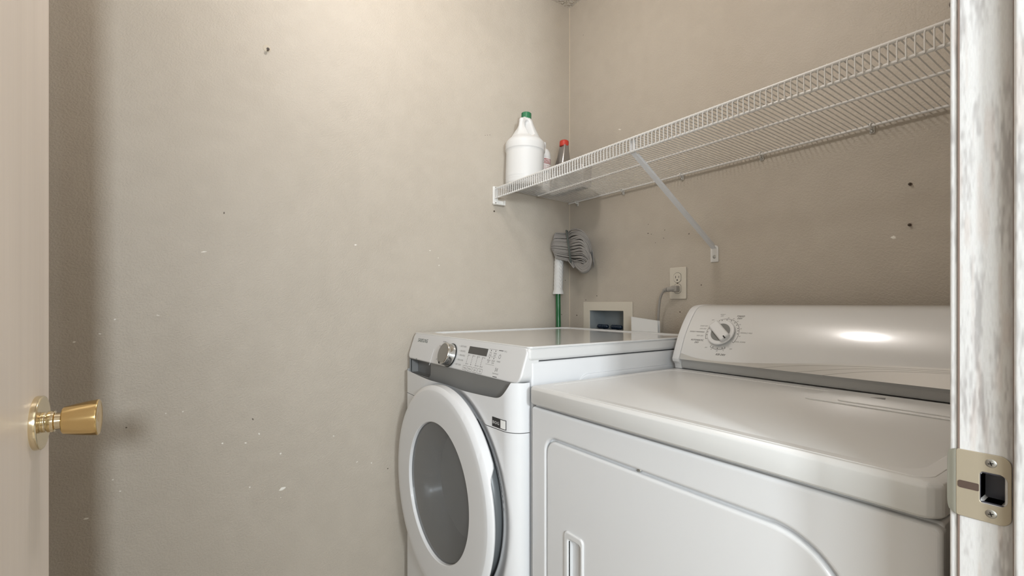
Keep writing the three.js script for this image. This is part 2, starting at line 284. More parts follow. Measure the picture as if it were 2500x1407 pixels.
{
  const t = thing('strike_plate', 'tan metal strike plate with curled lip screwed to the white-washed jamb', 'strike plate');
  const s = roundRect(1.5105, 1.5462, 0.8968, 0.9568, [0.002, 0.008, 0.008, 0.002]);
  s.holes.push(roundRect(1.5262, 1.5436, 0.9125, 0.9405, [0.003, 0.006, 0.006, 0.003], new THREE.Path()));
  part('plate', slab(s, JAMB, JAMB + 0.0016, 0.0005), M.strike, t);
  const lip = grid(8, 20, (u, v) => {           // curls round the edge of the jamb
    const y = 0.8968 + v * 0.06, e = Math.min(v, 1 - v) * 0.06, cut = e < 0.012 ? Math.sqrt(Math.max(0, 1 - ((0.012 - e) / 0.012) ** 2)) : 1, l = 0.002 + 0.0095 * u * cut, a = l / 0.012 * 1.15;
    return [1.5125 - 0.0105 * Math.sin(a), y, JAMB + 0.0016 - 0.0105 * (1 - Math.cos(a))];
  });
  part('lip', lip, M.strikeLip, t);
  for (const y of [0.949, 0.905]) {
    const sc = part('screw', lathe([[0, 0.0012], [0.0026, 0.001], [0.0038, 0.0003], [0.0038, 0]], 20).rotateX(Math.PI / 2).translate(1.5335, y, JAMB + 0.0014), M.screw, t);
    part('cross_slot', merge([box(-0.0019, 0.0019, -0.0004, 0.0004, 0, 0.0002), box(-0.0004, 0.0004, -0.0019, 0.0019, 0, 0.0002)]).rotateZ(0.3).translate(1.5335, y, JAMB + 0.0025), M.slot, sc);
  }
  part('worn_streak', slab(roundRect(1.5118, 1.5258, 0.9222, 0.9288, [0.002, 0.001, 0.001, 0.002]), JAMB + 0.0014, JAMB + 0.0019), std([0.11, 0.075, 0.06], 0.6, { metalness: 0.4 }), t).userData.label = 'dark streak worn by the latch';
  part('latch_pocket', merge([box(1.5255, 1.5265, 0.913, 0.940, JAMB - 0.017, JAMB), box(1.5255, 1.5425, 0.913, 0.914, JAMB - 0.017, JAMB), box(1.5255, 1.5425, 0.939, 0.940, JAMB - 0.017, JAMB), box(1.5255, 1.5425, 0.913, 0.94, JAMB - 0.018, JAMB - 0.0165)]), M.latchBox, t);
}
// ---------------------------------------------------------------- the open door
{
  const d = new THREE.Group(); d.name = 'door_1'; d.userData = { kind: 'structure', label: 'flat pale wood-grain door standing open against the left wall' }; scene.add(d);
  d.position.set(1.508, 0, 1.670); d.rotation.y = Math.PI - 0.0349;   // open 88 degrees; local +x runs from the hinge to the edge
  // local: x along the leaf, z the face (towards the dryer) at +0.04
  part('door_leaf', uvMetres(rbox(0.004, 0.805, 0.012, 2.03, 0.005, 0.040, 0.0015)), M.door, d);
  const k = sub('door_knob', d); k.position.set(0.745, 0.930, 0.040);
  part('rose', lathe([[0, 0.0076], [0.0330, 0.0076], [0.0346, 0.0070], [0.0354, 0.0058], [0.0356, 0.0010], [0.0352, 0]], 64).rotateX(Math.PI / 2), M.brassPale, k);
  part('neck', lathe([[0.0125, 0.006], [0.0135, 0.0078], [0.0135, 0.0096], [0.0120, 0.0104], [0.0122, 0.0112], [0.0140, 0.0120], [0.0142, 0.0180], [0.0136, 0.0187], [0.0116, 0.0190], [0.0112, 0.0196], [0.0112, 0.0275]], 48).rotateX(Math.PI / 2), M.brassPale, k);
  part('grip', lathe([[0.010, 0.0258], [0.0168, 0.0262], [0.0184, 0.0278], [0.0206, 0.038], [0.0226, 0.048], [0.0240, 0.057], [0.0246, 0.0622], [0.0243, 0.0638], [0.0230, 0.0642], [0.0214, 0.0636], [0, 0.0629]], 64).rotateX(Math.PI / 2), M.brassSatin, k);
  part('lock_button', lathe([[0, 0.0634], [0.006, 0.0633], [0.0075, 0.0630], [0.0075, 0.0620]], 32).rotateX(Math.PI / 2), M.brass, k);
  for (const y of [0.25, 1.05, 1.85]) part('hinge', merge([capped([0.0, y - 0.045, 0.0], [0.0, y + 0.045, 0.0], 0.006), box(0.0, 0.0042, y - 0.044, y + 0.044, 0.006, 0.03)]), M.brassSatin, d);
}

// ---------------------------------------------------------------- washer
{
  const w = thing('washing_machine', 'white front-loading washer with round grey glass door and dial, beside the left wall', 'washer');
  const CX = 0.383, HW = 0.343, DX = 0.385, DY = 0.547;
  part('cabinet', rbox(0.040, 0.726, 0.03, 0.9465, 0.05, 0.757, 0.006), M.enamel, w);
  part('top_lid', rbox(0.038, 0.728, 0.9485, 0.9805, 0.048, 0.768, 0.010, 4), M.enamelTop, w);
  const rim = roundRect(0.038, 0.728, -0.766, -0.048, 0.014); rim.holes.push(roundRect(0.066, 0.682, -0.712, -0.082, 0.03, new THREE.Path()));
  part('lid_rim', slab(rim, 0, 0.006, 0.0028, 10, 4).rotateX(-Math.PI / 2).translate(0, 0.9782, 0), M.enamelTop, w);
  // stamped crease on the visible side
  part('side_pressing', slab(roundRect(-0.62, -0.08, 0.30, 0.905, 0.05), 0, 0.004, 0.0035).rotateY(Math.PI / 2).translate(0.7245, 0, 0), M.enamel, w);
  const frontZ = (x, y) => {
    const t = (x - CX) / HW; let z = 0.808 + 0.008 * (1 - t * t); const e = HW - Math.abs(x - CX), R = 0.045;
    if (e < R) z -= R * (1 - Math.sqrt(Math.max(0, 1 - ((R - e) / R) ** 2)));
    const r = Math.hypot(x - DX, y - DY); z -= 0.016 * smooth(0.325, 0.283, r); if (r < 0.2765) z -= 0.025;
    return z;
  };
  const colX = u => { const s = u * 2 - 1; return CX + HW * Math.sign(s) * (1 - Math.pow(1 - Math.abs(s), 1.35)); };   // finer columns towards the corners
  function front(y0, y1, nv) {
    const g = grid(230, nv, (u, v) => {
      let x = colX(u), a = y0(x), y = a + (y1(x) - a) * v, dx = x - DX, dy = y - DY, r = Math.hypot(dx, dy);
      if (r > 0.2740 && r < 0.2790) { x = DX + dx * 0.2770 / r; y = DY + dy * 0.2770 / r; }
      return [x, y, frontZ(x, y)];
    });
    const p = g.attributes.position, keep = []; const id = g.index.array;
    for (let i = 0; i < id.length; i += 3) if (![0, 1, 2].every(k => Math.hypot(p.getX(id[i + k]) - DX, p.getY(id[i + k]) - DY) < 0.266)) keep.push(id[i], id[i + 1], id[i + 2]);
    g.setIndex(keep); g.computeVertexNormals(); return g;
  }
  const topCurve = x => { const t = (x - CX) / HW; return Math.min(0.8985, 0.8475 + 0.012 * t * t + (t > 0 ? 0.055 * Math.max(0, (t - 0.74) / 0.215) ** 3 : 0)); };
  part('lower_front_panel', front(() => 0.03, () => 0.7785, 250), M.enamel, w);
  part('upper_front_panel', front(() => 0.7802, topCurve, 40), M.enamel, w);
  const band = roundRect(0.048, 0.712, 0.838, 0.8975, [0.01, 0.03, 0.002, 0.002]); band.holes.push(roundRect(0.054, 0.226, 0.8455, 0.8935, [0.004, 0.022, 0.003, 0.003], new THREE.Path()));
  part('grey_band', slab(band, 0.782, 0.7905, 0.0015), M.grey, w).userData.label = 'grey curved band under the controls';
  const gripBox = roundRect(0.052, 0.228, 0.8435, 0.8955, [0.005, 0.023, 0.004, 0.004]); gripBox.holes.push(roundRect(0.054, 0.226, 0.8455, 0.8935, [0.004, 0.022, 0.003, 0.003], new THREE.Path()));
  part('drawer_grip', merge([slab(gripBox, 0.7585, 0.786), box(0.050, 0.230, 0.842, 0.897, 0.7575, 0.760)]), M.grey, w).userData.label = 'finger recess of the detergent drawer';
  // control panel: leaning front with printed text
  const print = canvas(2048, 296, (g, W, H) => {
    const X = x => (x - 0.040) / 0.686 * W, Y = y => H - (y - 0.886) / 0.099 * H, px = W / 0.686;
    g.fillStyle = '#d6d6d6'; g.fillRect(0, 0, W, H);
    const text = (s, x, y, mm, o = {}) => { g.fillStyle = o.c || '#3a3a3a'; g.font = `${o.b ? 'bold ' : ''}${Math.round(mm / 1000 * px)}px sans-serif`; g.textAlign = o.a || 'left'; g.textBaseline = 'middle'; g.save(); g.translate(X(x), Y(y)); g.scale(o.w || 1, 1); g.fillText(s, 0, 0); g.restore(); };
    text('SAMSUNG', 0.126, 0.9605, 16.5, { b: 1, c: '#1f3a34', a: 'center', w: 1.02 });
    g.fillStyle = '#333'; g.fillRect(X(0.114), Y(0.900), 14, 20); g.strokeStyle = '#777'; g.lineWidth = 2; g.strokeRect(X(0.122), Y(0.900), 12, 18);
    [['NORMAL', 0.967], ['HEAVY DUTY', 0.953], ['BEDDING', 0.940], ['ECO COLD', 0.926], ['ACTIVE WEAR', 0.912]].forEach(([s, y], i) => { text(s, 0.302 - [0, 0.008, 0.012, 0.008, 0.002][i], y, 6, { a: 'right', c: '#555' }); g.fillStyle = '#888'; g.fillRect(X(0.304 - [0, 0.008, 0.012, 0.008, 0.002][i]), Y(y), 22, 2); });
    [['QUICK WASH', 0.962], ['DELICATES', 0.949], ['PERM PRESS', 0.937], ['RINSE+SPIN', 0.924], ['SELF CLEAN', 0.911]].forEach(([s, y], i) => { const dx = [0, 0.007, 0.008, 0.005, 0][i]; text(s, 0.396 + dx, y, 6, { c: '#444' }); g.fillStyle = '#888'; g.fillRect(X(0.387 + dx), Y(y), 20, 2); });
    for (let c = 0; c < 4; c++) { const x = 0.454 + c * 0.0262; for (let r = 0; r < 6; r++) { g.fillStyle = '#2c2c2c'; g.fillRect(X(x), Y(0.9425 - r * 0.0046), r === 0 || r === 5 ? 6 : 5, r === 0 || r === 5 ? 12 : 8); }
      text(['Hot', 'Extra', 'High', 'Heavy'][c], x + 0.004, 0.9415, 4.2, { c: '#555' }); text(['Cold', '1', 'No Spin', 'Light'][c], x + 0.004, 0.9175, 4.2, { c: '#555' });
      g.strokeStyle = '#666'; g.lineWidth = 2.5; g.beginPath(); g.roundRect ? g.roundRect(X(0.4425 + c * 0.0278), Y(0.9115), 0.0245 * px, 34, 8) : g.rect(X(0.4425 + c * 0.0278), Y(0.9115), 0.0245 * px, 34); g.stroke();
      text(['Temp.', 'Rinse', 'Spin', 'Soil'][c], 0.4548 + c * 0.0278, 0.9058, 6.2, { a: 'center' }); }
    text('Child Lock', 0.468, 0.8965, 4.5, { a: 'center', c: '#555' }); text('Eco Drain', 0.512, 0.8965, 4.5, { a: 'center', c: '#555' });
    [[0.567, 0.957, 'Pre', 'Soak'], [0.589, 0.957, 'Delay', 'End'], [0.567, 0.938, 'Alarm', 'Off'], [0.589, 0.938, 'Smart', 'Care']].forEach(([x, y, a, b]) => { g.fillStyle = '#222'; g.fillRect(X(x) - 5, Y(y + 0.0072), 9, 9); text(a, x, y, 6, { a: 'center' }); text(b, x, y - 0.0055, 6, { a: 'center' }); });
    g.fillStyle = '#777'; g.fillRect(X(0.556), Y(0.9665), 0.042 * px, 2); g.fillRect(X(0.556), Y(0.9475), 0.042 * px, 2); g.fillRect(X(0.556), Y(0.9275), 0.042 * px, 2);
    g.fillStyle = '#444'; g.fillRect(X(0.603), Y(0.9668), 0.021 * px, 5); text('°F(°C)', 0.627, 0.9655, 5);
    g.strokeStyle = '#444'; g.lineWidth = 3; g.beginPath(); g.arc(X(0.614), Y(0.951), 14, -1.1, Math.PI * 2 - 2.0); g.stroke(); g.fillRect(X(0.614) - 1, Y(0.951) - 18, 3, 14); text('POWER', 0.614, 0.9385, 5, { a: 'center' });
    g.beginPath(); g.moveTo(X(0.6095), Y(0.9225)); g.lineTo(X(0.6145), Y(0.918)); g.lineTo(X(0.6095), Y(0.9135)); g.closePath(); g.stroke(); g.fillRect(X(0.6165), Y(0.9225), 3, 26); g.fillRect(X(0.619), Y(0.9225), 3, 26);
    text('START/PAUSE', 0.614, 0.908, 4.6, { a: 'center' }); g.fillStyle = '#444'; g.fillRect(X(0.605), Y(0.9015), 0.020 * px, 5);
  });
  const face = roundRect(0.040, 0.724, 0.896, 0.984, [0.022, 0.020, 0.018, 0.018]);
  const cg = slab(face, -0.045, 0, 0.005, 20, 4);
  { const p = cg.attributes.position; for (let i = 0; i < p.count; i++) { const x = p.getX(i), t = (x - CX) / HW; let y = p.getY(i); if (y < 0.93) y -= 0.006 * (1 - t * t) * smooth(0.93, 0.9, y); p.setY(i, y); p.setZ(i, p.getZ(i) + 0.768 + 0.33 * (0.975 - y)); } cg.computeVertexNormals(); }
  part('control_panel', uvPlanar(cg, 0.040, 0.726, 0.886, 0.985), phys([1, 1, 1], 0.42, { map: print, clearcoat: 0.3, clearcoatRoughness: 0.2 }), w).userData.label = 'white control panel with dark printed text';
  const lean = Math.atan(0.33), on = (x, y, off = 0) => [x, y + Math.sin(lean) * off, 0.768 + 0.33 * (0.975 - y) + Math.cos(lean) * off];
  const put = (m, x, y, off = 0) => { m.position.set(...on(x, y, off)); m.rotation.x = -lean; return m; };
  put(part('display_window', rbox(-0.0505, 0.0505, -0.0105, 0.0105, -0.001, 0.0006, 0.0004, 1), M.display, w), 0.501, 0.9557);
  put(part('drawer_seam', rbox(-0.0007, 0.0007, -0.028, 0.026, -0.0005, 0.0005, 0.0003, 1), M.plastic, w), 0.2285, 0.9155);
  const dial = sub('dial', w); put(dial, 0.351, 0.931);
  part('dial_ring', lathe([[0.030, 0.0005], [0.0365, 0.001], [0.0365, 0.003], [0.034, 0.0042], [0.030, 0.0042]], 64).rotateX(Math.PI / 2), M.black, dial);
  part('dial_body', lathe([[0.0345, 0.0035], [0.0345, 0.006], [0.0325, 0.020], [0.0318, 0.0215], [0.033, 0.023], [0.0325, 0.0265], [0.030, 0.0275]], 64).rotateX(Math.PI / 2), M.chrome, dial);
  part('dial_face', lathe([[0, 0.0282], [0.024, 0.0280], [0.0305, 0.0272]], 64).rotateX(Math.PI / 2), M.chromeFace, dial);
  part('dial_pointer', rbox(-0.003, 0.003, -0.0335, -0.027, 0.013, 0.0284, 0.001, 2).rotateZ(-0.25), M.black, dial);
  // energy sticker
  const st = canvas(256, 148, (g) => { g.fillStyle = '#232323'; g.fillRect(0, 0, 256, 148); g.fillStyle = '#eeeeec'; g.fillRect(158, 10, 88, 128); g.fillStyle = '#bdbdbd'; g.font = 'bold 62px sans-serif'; g.textBaseline = 'middle'; g.fillText('BOG', 6, 80); });
  part('sticker', grid(6, 1, (u, v) => { const x = 0.635 + 0.058 * u, y = 0.7835 + 0.0235 * v; return [x, y, frontZ(x, y) + 0.0006]; }), std(0xffffff, 0.5, { map: st }), w).userData.label = 'small black and white sticker';
  // round door
  const d = sub('washer_door', w); d.position.set(DX, DY, 0);
  const ring = [];
  const N = 160, prof = f => { const thin = smooth(0.50, 0.36, f) * smooth(-1.15, -1.0, f), zb = 0.816 + 0.018 * thin;
    return [[0.1945, 0.838], [0.1955, 0.8465], [0.1975, 0.8485], [0.230, 0.8495], [0.270, 0.8500], [0.2870, 0.8500], [0.2895, 0.8492], [0.2990, 0.8425], [0.3010, 0.8400], [0.302, zb + 0.004], [0.2995, zb], [0.262, zb - 0.002]]; };
  const ringGeo = grid(N, 11, (u, v) => { const f = -Math.PI + u * 2 * Math.PI, q = prof(f)[Math.round(v * 11)]; return [q[0] * Math.cos(f), q[0] * Math.sin(f), q[1]]; });
  { const id = ringGeo.index.array; for (let i = 0; i < id.length; i += 3) { const t = id[i + 1]; id[i + 1] = id[i + 2]; id[i + 2] = t; } ringGeo.computeVertexNormals(); }
  part('outer_ring', toCreasedNormals(ringGeo, 0.45), M.enamel, d);
  part('door_back', lathe([[0.255, 0.770], [0.262, 0.772], [0.266, 0.80], [0.264, 0.826], [0.20, 0.828]], 96).rotateX(Math.PI / 2), M.doorGrey, d);
  part('glass_cover', lathe([[0, 0.8445], [0.08, 0.8440], [0.14, 0.8428], [0.18, 0.8410], [0.1955, 0.8395]], 96).rotateX(Math.PI / 2), phys([0.42, 0.43, 0.44], 0.04, { transmission: 0.85, thickness: 0, ior: 1.5 }), d).userData.label = 'smoked grey round glass';
  part('glass_bowl', lathe([[0.192, 0.836], [0.185, 0.826], [0.16, 0.79], [0.145, 0.70], [0.12, 0.672], [0.06, 0.66], [0, 0.658]], 72).rotateX(Math.PI / 2), phys([0.42, 0.43, 0.435], 0.2, { side: THREE.DoubleSide }), d);
  part('bezel', lathe([[0.252, 0.766], [0.270, 0.770], [0.2735, 0.790], [0.2775, 0.7985], [0.2795, 0.797]], 128).rotateX(Math.PI / 2).translate(DX, DY, 0), phys([0.26, 0.265, 0.27], 0.35), w).userData.label = 'grey ring behind the door';
  for (const [x, z] of [[0.09, 0.12], [0.67, 0.12], [0.09, 0.70], [0.67, 0.70]]) part('foot', new THREE.CylinderGeometry(0.02, 0.024, 0.032, 20).translate(x, 0.016, z), M.black, w);
}

// ---------------------------------------------------------------- dryer
{
  const w = thing('clothes_dryer', 'white front-loading dryer with tall rear console and square door, beside the washer', 'dryer');
  const X0 = 0.7475, X1 = 1.4825;
  part('cabinet', rbox(X0 + 0.003, X1 - 0.003, 0.03, 0.851, 0.04, 0.765, 0.004), M.enamel, w);
  part('top_lid', toCreasedNormals(slab(roundRect(X0, X1, -0.786, -0.035, [0.022, 0.022, 0.006, 0.006]), 0, 0.041, 0.0075, 12, 5).rotateX(-Math.PI / 2).translate(0, 0.8555, 0), 0.7), M.dryerTop, w);
  const rim = roundRect(X0 + 0.012, X1 - 0.012, -0.774, -0.046, 0.02); rim.holes.push(roundRect(X0 + 0.03, X1 - 0.028, -0.757, -0.285, 0.035, new THREE.Path()));
  part('lid_border', slab(rim, 0, 0.0022, 0.001, 10, 3).rotateX(-Math.PI / 2).translate(0, 0.8950, 0), M.dryerTop, w);
  const fr = roundRect(X0 + 0.002, X1 - 0.002, 0.05, 0.8485, 0.008); fr.holes.push(roundRect(0.8015, 1.4025, 0.17, 0.7905, [0.06, 0.10, 0.105, 0.034], new THREE.Path()));
  part('front_panel', slab(fr, 0.755, 0.7755, 0.006, 24, 5), M.enamel, w);
  part('door_seal', slab(roundRect(0.797, 1.407, 0.165, 0.795, 0.05), 0.7545, 0.7615), M.stripGrey, w);
  const d = sub('dryer_door', w);
  const ds = roundRect(0.8065, 1.3975, 0.175, 0.7845, [0.055, 0.095, 0.10, 0.030]); ds.holes.push(roundRect(0.8765, 0.9205, 0.33, 0.5995, 0.008, new THREE.Path()));
  part('door_panel', slab(ds, 0.760, 0.7765, 0.0055, 24, 5), M.enamel, d);
  const hr = roundRect(0.8690, 0.9275, 0.32, 0.608, 0.010); hr.holes.push(roundRect(0.8815, 0.9195, 0.335, 0.594, 0.006, new THREE.Path()));
  const h = sub('handle_recess', w);
  part('handle_rim', slab(hr, 0.770, 0.7805, 0.0032, 12, 4), M.plastic, h);
  part('handle_pocket', merge([box(0.876, 0.921, 0.33, 0.60, 0.7475, 0.7495), box(0.9195, 0.921, 0.33, 0.60, 0.749, 0.776), box(0.876, 0.8815, 0.33, 0.60, 0.749, 0.776), box(0.876, 0.921, 0.594, 0.60, 0.749, 0.776), box(0.876, 0.921, 0.33, 0.335, 0.749, 0.776)]), M.plastic, h);
  part('bumper', lathe([[0, 0.003], [0.003, 0.0025], [0.0048, 0.001], [0.0048, 0]], 20).rotateX(Math.PI / 2).translate(1.062, 0.7875, 0.7665), M.screw, w);
  // lint screen cover on the top
  const lid = sub('lint_cover', w);
  part('cover_plate', slab(roundRect(1.178, 1.468, -0.412, -0.262, [0.012, 0.004, 0.004, 0.012]), 0, 0.0028, 0.0012, 10, 3).rotateX(-Math.PI / 2).translate(0, 0.8962, 0), M.dryerTop, lid);
  part('cover_grip', slab(roundRect(1.231, 1.466, -0.396, -0.272, [0.01, 0.004, 0.004, 0.01]), 0, 0.0025, 0.0012, 10, 3).rotateX(-Math.PI / 2).translate(0, 0.8986, 0), M.dryerTop, lid);
  part('arrow_mark', slab(new THREE.Shape([[1.262, -0.318], [1.287, -0.322], [1.281, -0.300]].map(p => new THREE.Vector2(...p))), 0, 0.0004).rotateX(-Math.PI / 2).translate(0, 0.9010, 0), M.dialGrey, lid);
  // console
  const P = [[1.083, 0.060], [1.0835, 0.121], [1.0795, 0.158], [1.070, 0.179], [1.042, 0.205], [0.994, 0.236], [0.955, 0.2535], [0.927, 0.2645]];
  const curve = new THREE.CatmullRomCurve3(P.map(([y, z]) => V(0, y, z)), false, 'centripetal');
  const pts = curve.getSpacedPoints(80), cum = [0]; for (let i = 1; i < pts.length; i++) cum.push(cum[i - 1] + pts[i].distanceTo(pts[i - 1]));
  const S0 = cum.find((c, i) => pts[i].z >= 0.121), FX0 = 0.778, FX1 = 1.455;      // s = 0 where the top edge begins to turn
  const print = canvas(2048, 720, (g, W, H) => {
    const k = W / (FX1 - FX0), X = x => (x - FX0) * k, Y = s => s * k; g.fillStyle = '#d4d4d3'; g.fillRect(0, 0, W, H);
    const cx = X(0.889), cy = Y(0.1426), R = 0.0395 * k, A = a => (a - 90) * Math.PI / 180;
    const arc = (a0, a1) => { g.strokeStyle = '#3d3d3d'; g.lineWidth = 3; g.beginPath(); g.arc(cx, cy, R + 24, A(a0), A(a1)); g.stroke(); for (const a of [a0, a1]) { g.beginPath(); g.moveTo(cx + Math.cos(A(a)) * (R + 8), cy + Math.sin(A(a)) * (R + 8)); g.lineTo(cx + Math.cos(A(a)) * (R + 24), cy + Math.sin(A(a)) * (R + 24)); g.stroke(); } };
    arc(-28, 122); arc(154, 210); arc(246, 302);
    const dot = a => { g.fillStyle = '#222'; g.beginPath(); g.arc(cx + Math.cos(A(a)) * (R + 14), cy + Math.sin(A(a)) * (R + 14), 4, 0, 7); g.fill(); };
    [-18, 0, 18, 36, 50, 66, 76, 88, 164, 182, 200, 262, 274, 288].forEach(dot);
    const text = (s, x, sy, size, o = {}) => { g.fillStyle = '#333'; g.font = `italic ${o.b ? 'bold ' : ''}${size}px sans-serif`; g.textAlign = o.a || 'center'; g.textBaseline = 'middle'; g.fillText(s, X(x), Y(sy)); };
    text('HEAVY', 0.8695, 0.0795, 15); text('DRY', 0.8695, 0.0850, 15); text('TIMED', 0.9235, 0.0850, 22, { b: 1 }); text('DRY', 0.9235, 0.0925, 22, { b: 1 });
    [['80', 2], ['60', 20], ['50', 38], ['40', 54], ['30', 70], ['20', 96], ['10', 162], ['20', 182], ['30', 202]].forEach(([t, a]) => text(t, 0.889 + Math.cos(A(a)) * 0.0515, 0.1426 + Math.sin(A(a)) * 0.0515, 13));
    text('WRINKLE FREE', 0.9395, 0.1375, 15, { a: 'left' }); text('COOL DOWN', 0.9315, 0.1640, 15, { a: 'left' });
    text('DAMP DRY', 0.8385, 0.1210, 15, { a: 'right' }); text('LESS DRY', 0.8370, 0.1305, 15, { a: 'right' }); text('ENERGY PREFERRED', 0.8350, 0.1410, 15, { a: 'right', b: 1 }); text('VERY DRY', 0.8350, 0.1530, 15, { a: 'right' });
    text('AUTOMATIC', 0.8200, 0.1665, 21, { b: 1 }); text('DRY', 0.8200, 0.1740, 21, { b: 1 }); text('AIR DRY', 0.9000, 0.2040, 22, { b: 1 });
    text('OFF', 0.8470, 0.1000, 13); text('OFF', 0.8530, 0.1870, 13); text('OFF', 0.9255, 0.1855, 13);
  });
  print.wrapS = print.wrapT = THREE.ClampToEdgeWrapping;
  const texH = 720 / 2048 * (FX1 - FX0);
  part('console_fascia', grid(24, 80, (u, v) => { const i = Math.round(v * 80), x = FX0 + u * (FX1 - FX0); return [x, pts[i].y, pts[i].z, u, 1 - Math.max(0, cum[i] - S0) / texH]; }), phys([1, 1, 1], 0.28, { map: print, clearcoat: 0.8, clearcoatRoughness: 0.12, side: THREE.DoubleSide }), w).userData.label = 'white console face with printed dial scale';
  // silvery foil along the lower edge, its upper outline a long swoosh, with three fine lines
  const foilEdge = new THREE.CatmullRomCurve3([[0.77, 0.2085], [0.832, 0.2205], [0.90, 0.2225], [0.952, 0.2205], [1.053, 0.2118], [1.22, 0.196], [1.37, 0.1873], [1.46, 0.186]].map(([x, q]) => V(x, q, 0))).getPoints(120);
  const edgeAt = x => { const k = Math.max(1, foilEdge.findIndex(p => p.x >= x)), a = foilEdge[k - 1], b = foilEdge[k]; return a.y + (b.y - a.y) * (x - a.x) / (b.x - a.x); };
  const END = cum[80] - S0, faceAt = q => { const c = Math.min(cum[80], S0 + q); let k = 1; while (k < 80 && cum[k] < c) k++; const f = (c - cum[k - 1]) / (cum[k] - cum[k - 1]), p = pts[k - 1].clone().lerp(pts[k], f), t = pts[k].clone().sub(pts[k - 1]).normalize(); return [p.y + t.z * 0.0004, p.z - t.y * 0.0004]; };
  const foil = canvas(2048, 256, (g, W, H) => {
    const k = W / (FX1 - FX0), X = x => (x - FX0) * k, Y = q => (q - 0.18) / (END - 0.18) * H; g.fillStyle = '#d2d2d0'; g.fillRect(0, 0, W, H);
    [[[0.99, 0.232], [1.10, 0.212], [1.22, 0.2006], [1.37, 0.1921], [1.46, 0.190]], [[1.06, 0.236], [1.111, 0.2254], [1.222, 0.2051], [1.37, 0.1953], [1.46, 0.193]], [[1.12, 0.238], [1.137, 0.2325], [1.245, 0.2087], [1.371, 0.1977], [1.46, 0.196]]].forEach(list => {
      g.beginPath(); new THREE.CatmullRomCurve3(list.map(([x, q]) => V(X(x), Y(q), 0))).getPoints(60).forEach((p, i) => g[i ? 'lineTo' : 'moveTo'](p.x, p.y)); g.strokeStyle = '#8f8f8b'; g.lineWidth = 3; g.stroke(); });
  });
  part('console_foil', grid(90, 14, (u, v) => { const x = FX0 + u * (FX1 - FX0), a = edgeAt(x), q = a + (END - a) * v, [y, z] = faceAt(q); return [x, y, z, u, 1 - (q - 0.18) / (END - 0.18)]; }), phys([1, 1, 1], 0.3, { map: foil, metalness: 0.65, side: THREE.DoubleSide }), w).userData.label = 'silvery swoosh along the lower edge of the console';
  const outline = grow => { const s = new THREE.Shape(); const q = [[0.055, 0.8985], [0.055, 1.080 + grow]].concat(pts.filter((p, i) => i % 2 === 0 && p.z > 0.07).map(p => [p.z + grow * 0.8, p.y + grow * 0.6])).concat([[0.2625 + grow, 0.9195], [0.253 + grow, 0.911], [0.250 + grow, 0.8985]]); q.forEach((p, i) => s[i ? 'lineTo' : 'moveTo'](-p[0], p[1])); s.closePath(); return s; };
  for (const [a, b] of [[0.7535, 0.7768], [1.4562, 1.4775]]) part('console_end', toCreasedNormals(slab(outline(0.0012), 0, b - a, 0.002, 8, 3).rotateY(Math.PI / 2).translate(a, 0, 0), 0.6), M.plastic, w);
  part('console_back', rbox(0.776, 1.457, 0.90, 1.0815, 0.056, 0.075, 0.002), M.plastic, w);
  part('console_strip', grid(2, 6, (u, v) => { const q = [[0.9285, 0.2615], [0.9215, 0.2555], [0.9195, 0.2535], [0.917, 0.2535], [0.910, 0.2535], [0.904, 0.252], [0.9005, 0.249]][Math.round(v * 6)]; return [FX0 + u * (FX1 - FX0), q[0], q[1]]; }), M.stripGrey, w).userData.label = 'grey strip along the foot of the console';
  part('console_foot', box(0.776, 1.458, 0.8955, 0.9015, 0.07, 0.232), M.plastic, w);
  // dial
  const n = sub('timer_dial', w); n.position.set(0.889, 1.0045, 0.2297); n.rotation.x = -Math.atan2(0.545, 0.838);
  part('dial_hub', cylZ(0.031, 0.031, 0.006, 48), M.plastic, n);
  part('dial_skirt', lathe([[0, 0.0085], [0.028, 0.0087], [0.0345, 0.0093], [0.0367, 0.0087], [0.0380, 0.0070], [0.0380, 0.0055], [0.0370, 0.0048], [0.030, 0.0048]], 72).rotateX(Math.PI / 2), M.plastic, n);
  part('dial_well', new THREE.CircleGeometry(0.0272, 48).translate(0, 0, 0.0093), M.dialGrey, n);
  part('dial_grip', merge([rbox(-0.0142, 0.0142, -0.033, 0.0350, 0.004, 0.0215, 0.0055, 4)]).rotateZ(0.86), M.plastic, n);
  part('dial_mark', rbox(-0.0017, 0.0017, -0.0046, 0.0046, 0, 0.0032, 0.0004, 1).rotateZ(0.86).translate(0.0235, -0.0203, 0.0190), M.black, n);
  for (const [x, z] of [[0.80, 0.10], [1.43, 0.10], [0.80, 0.70], [1.43, 0.70]]) part('foot', new THREE.CylinderGeometry(0.02, 0.024, 0.032, 20).translate(x, 0.016, z), M.black, w);
}

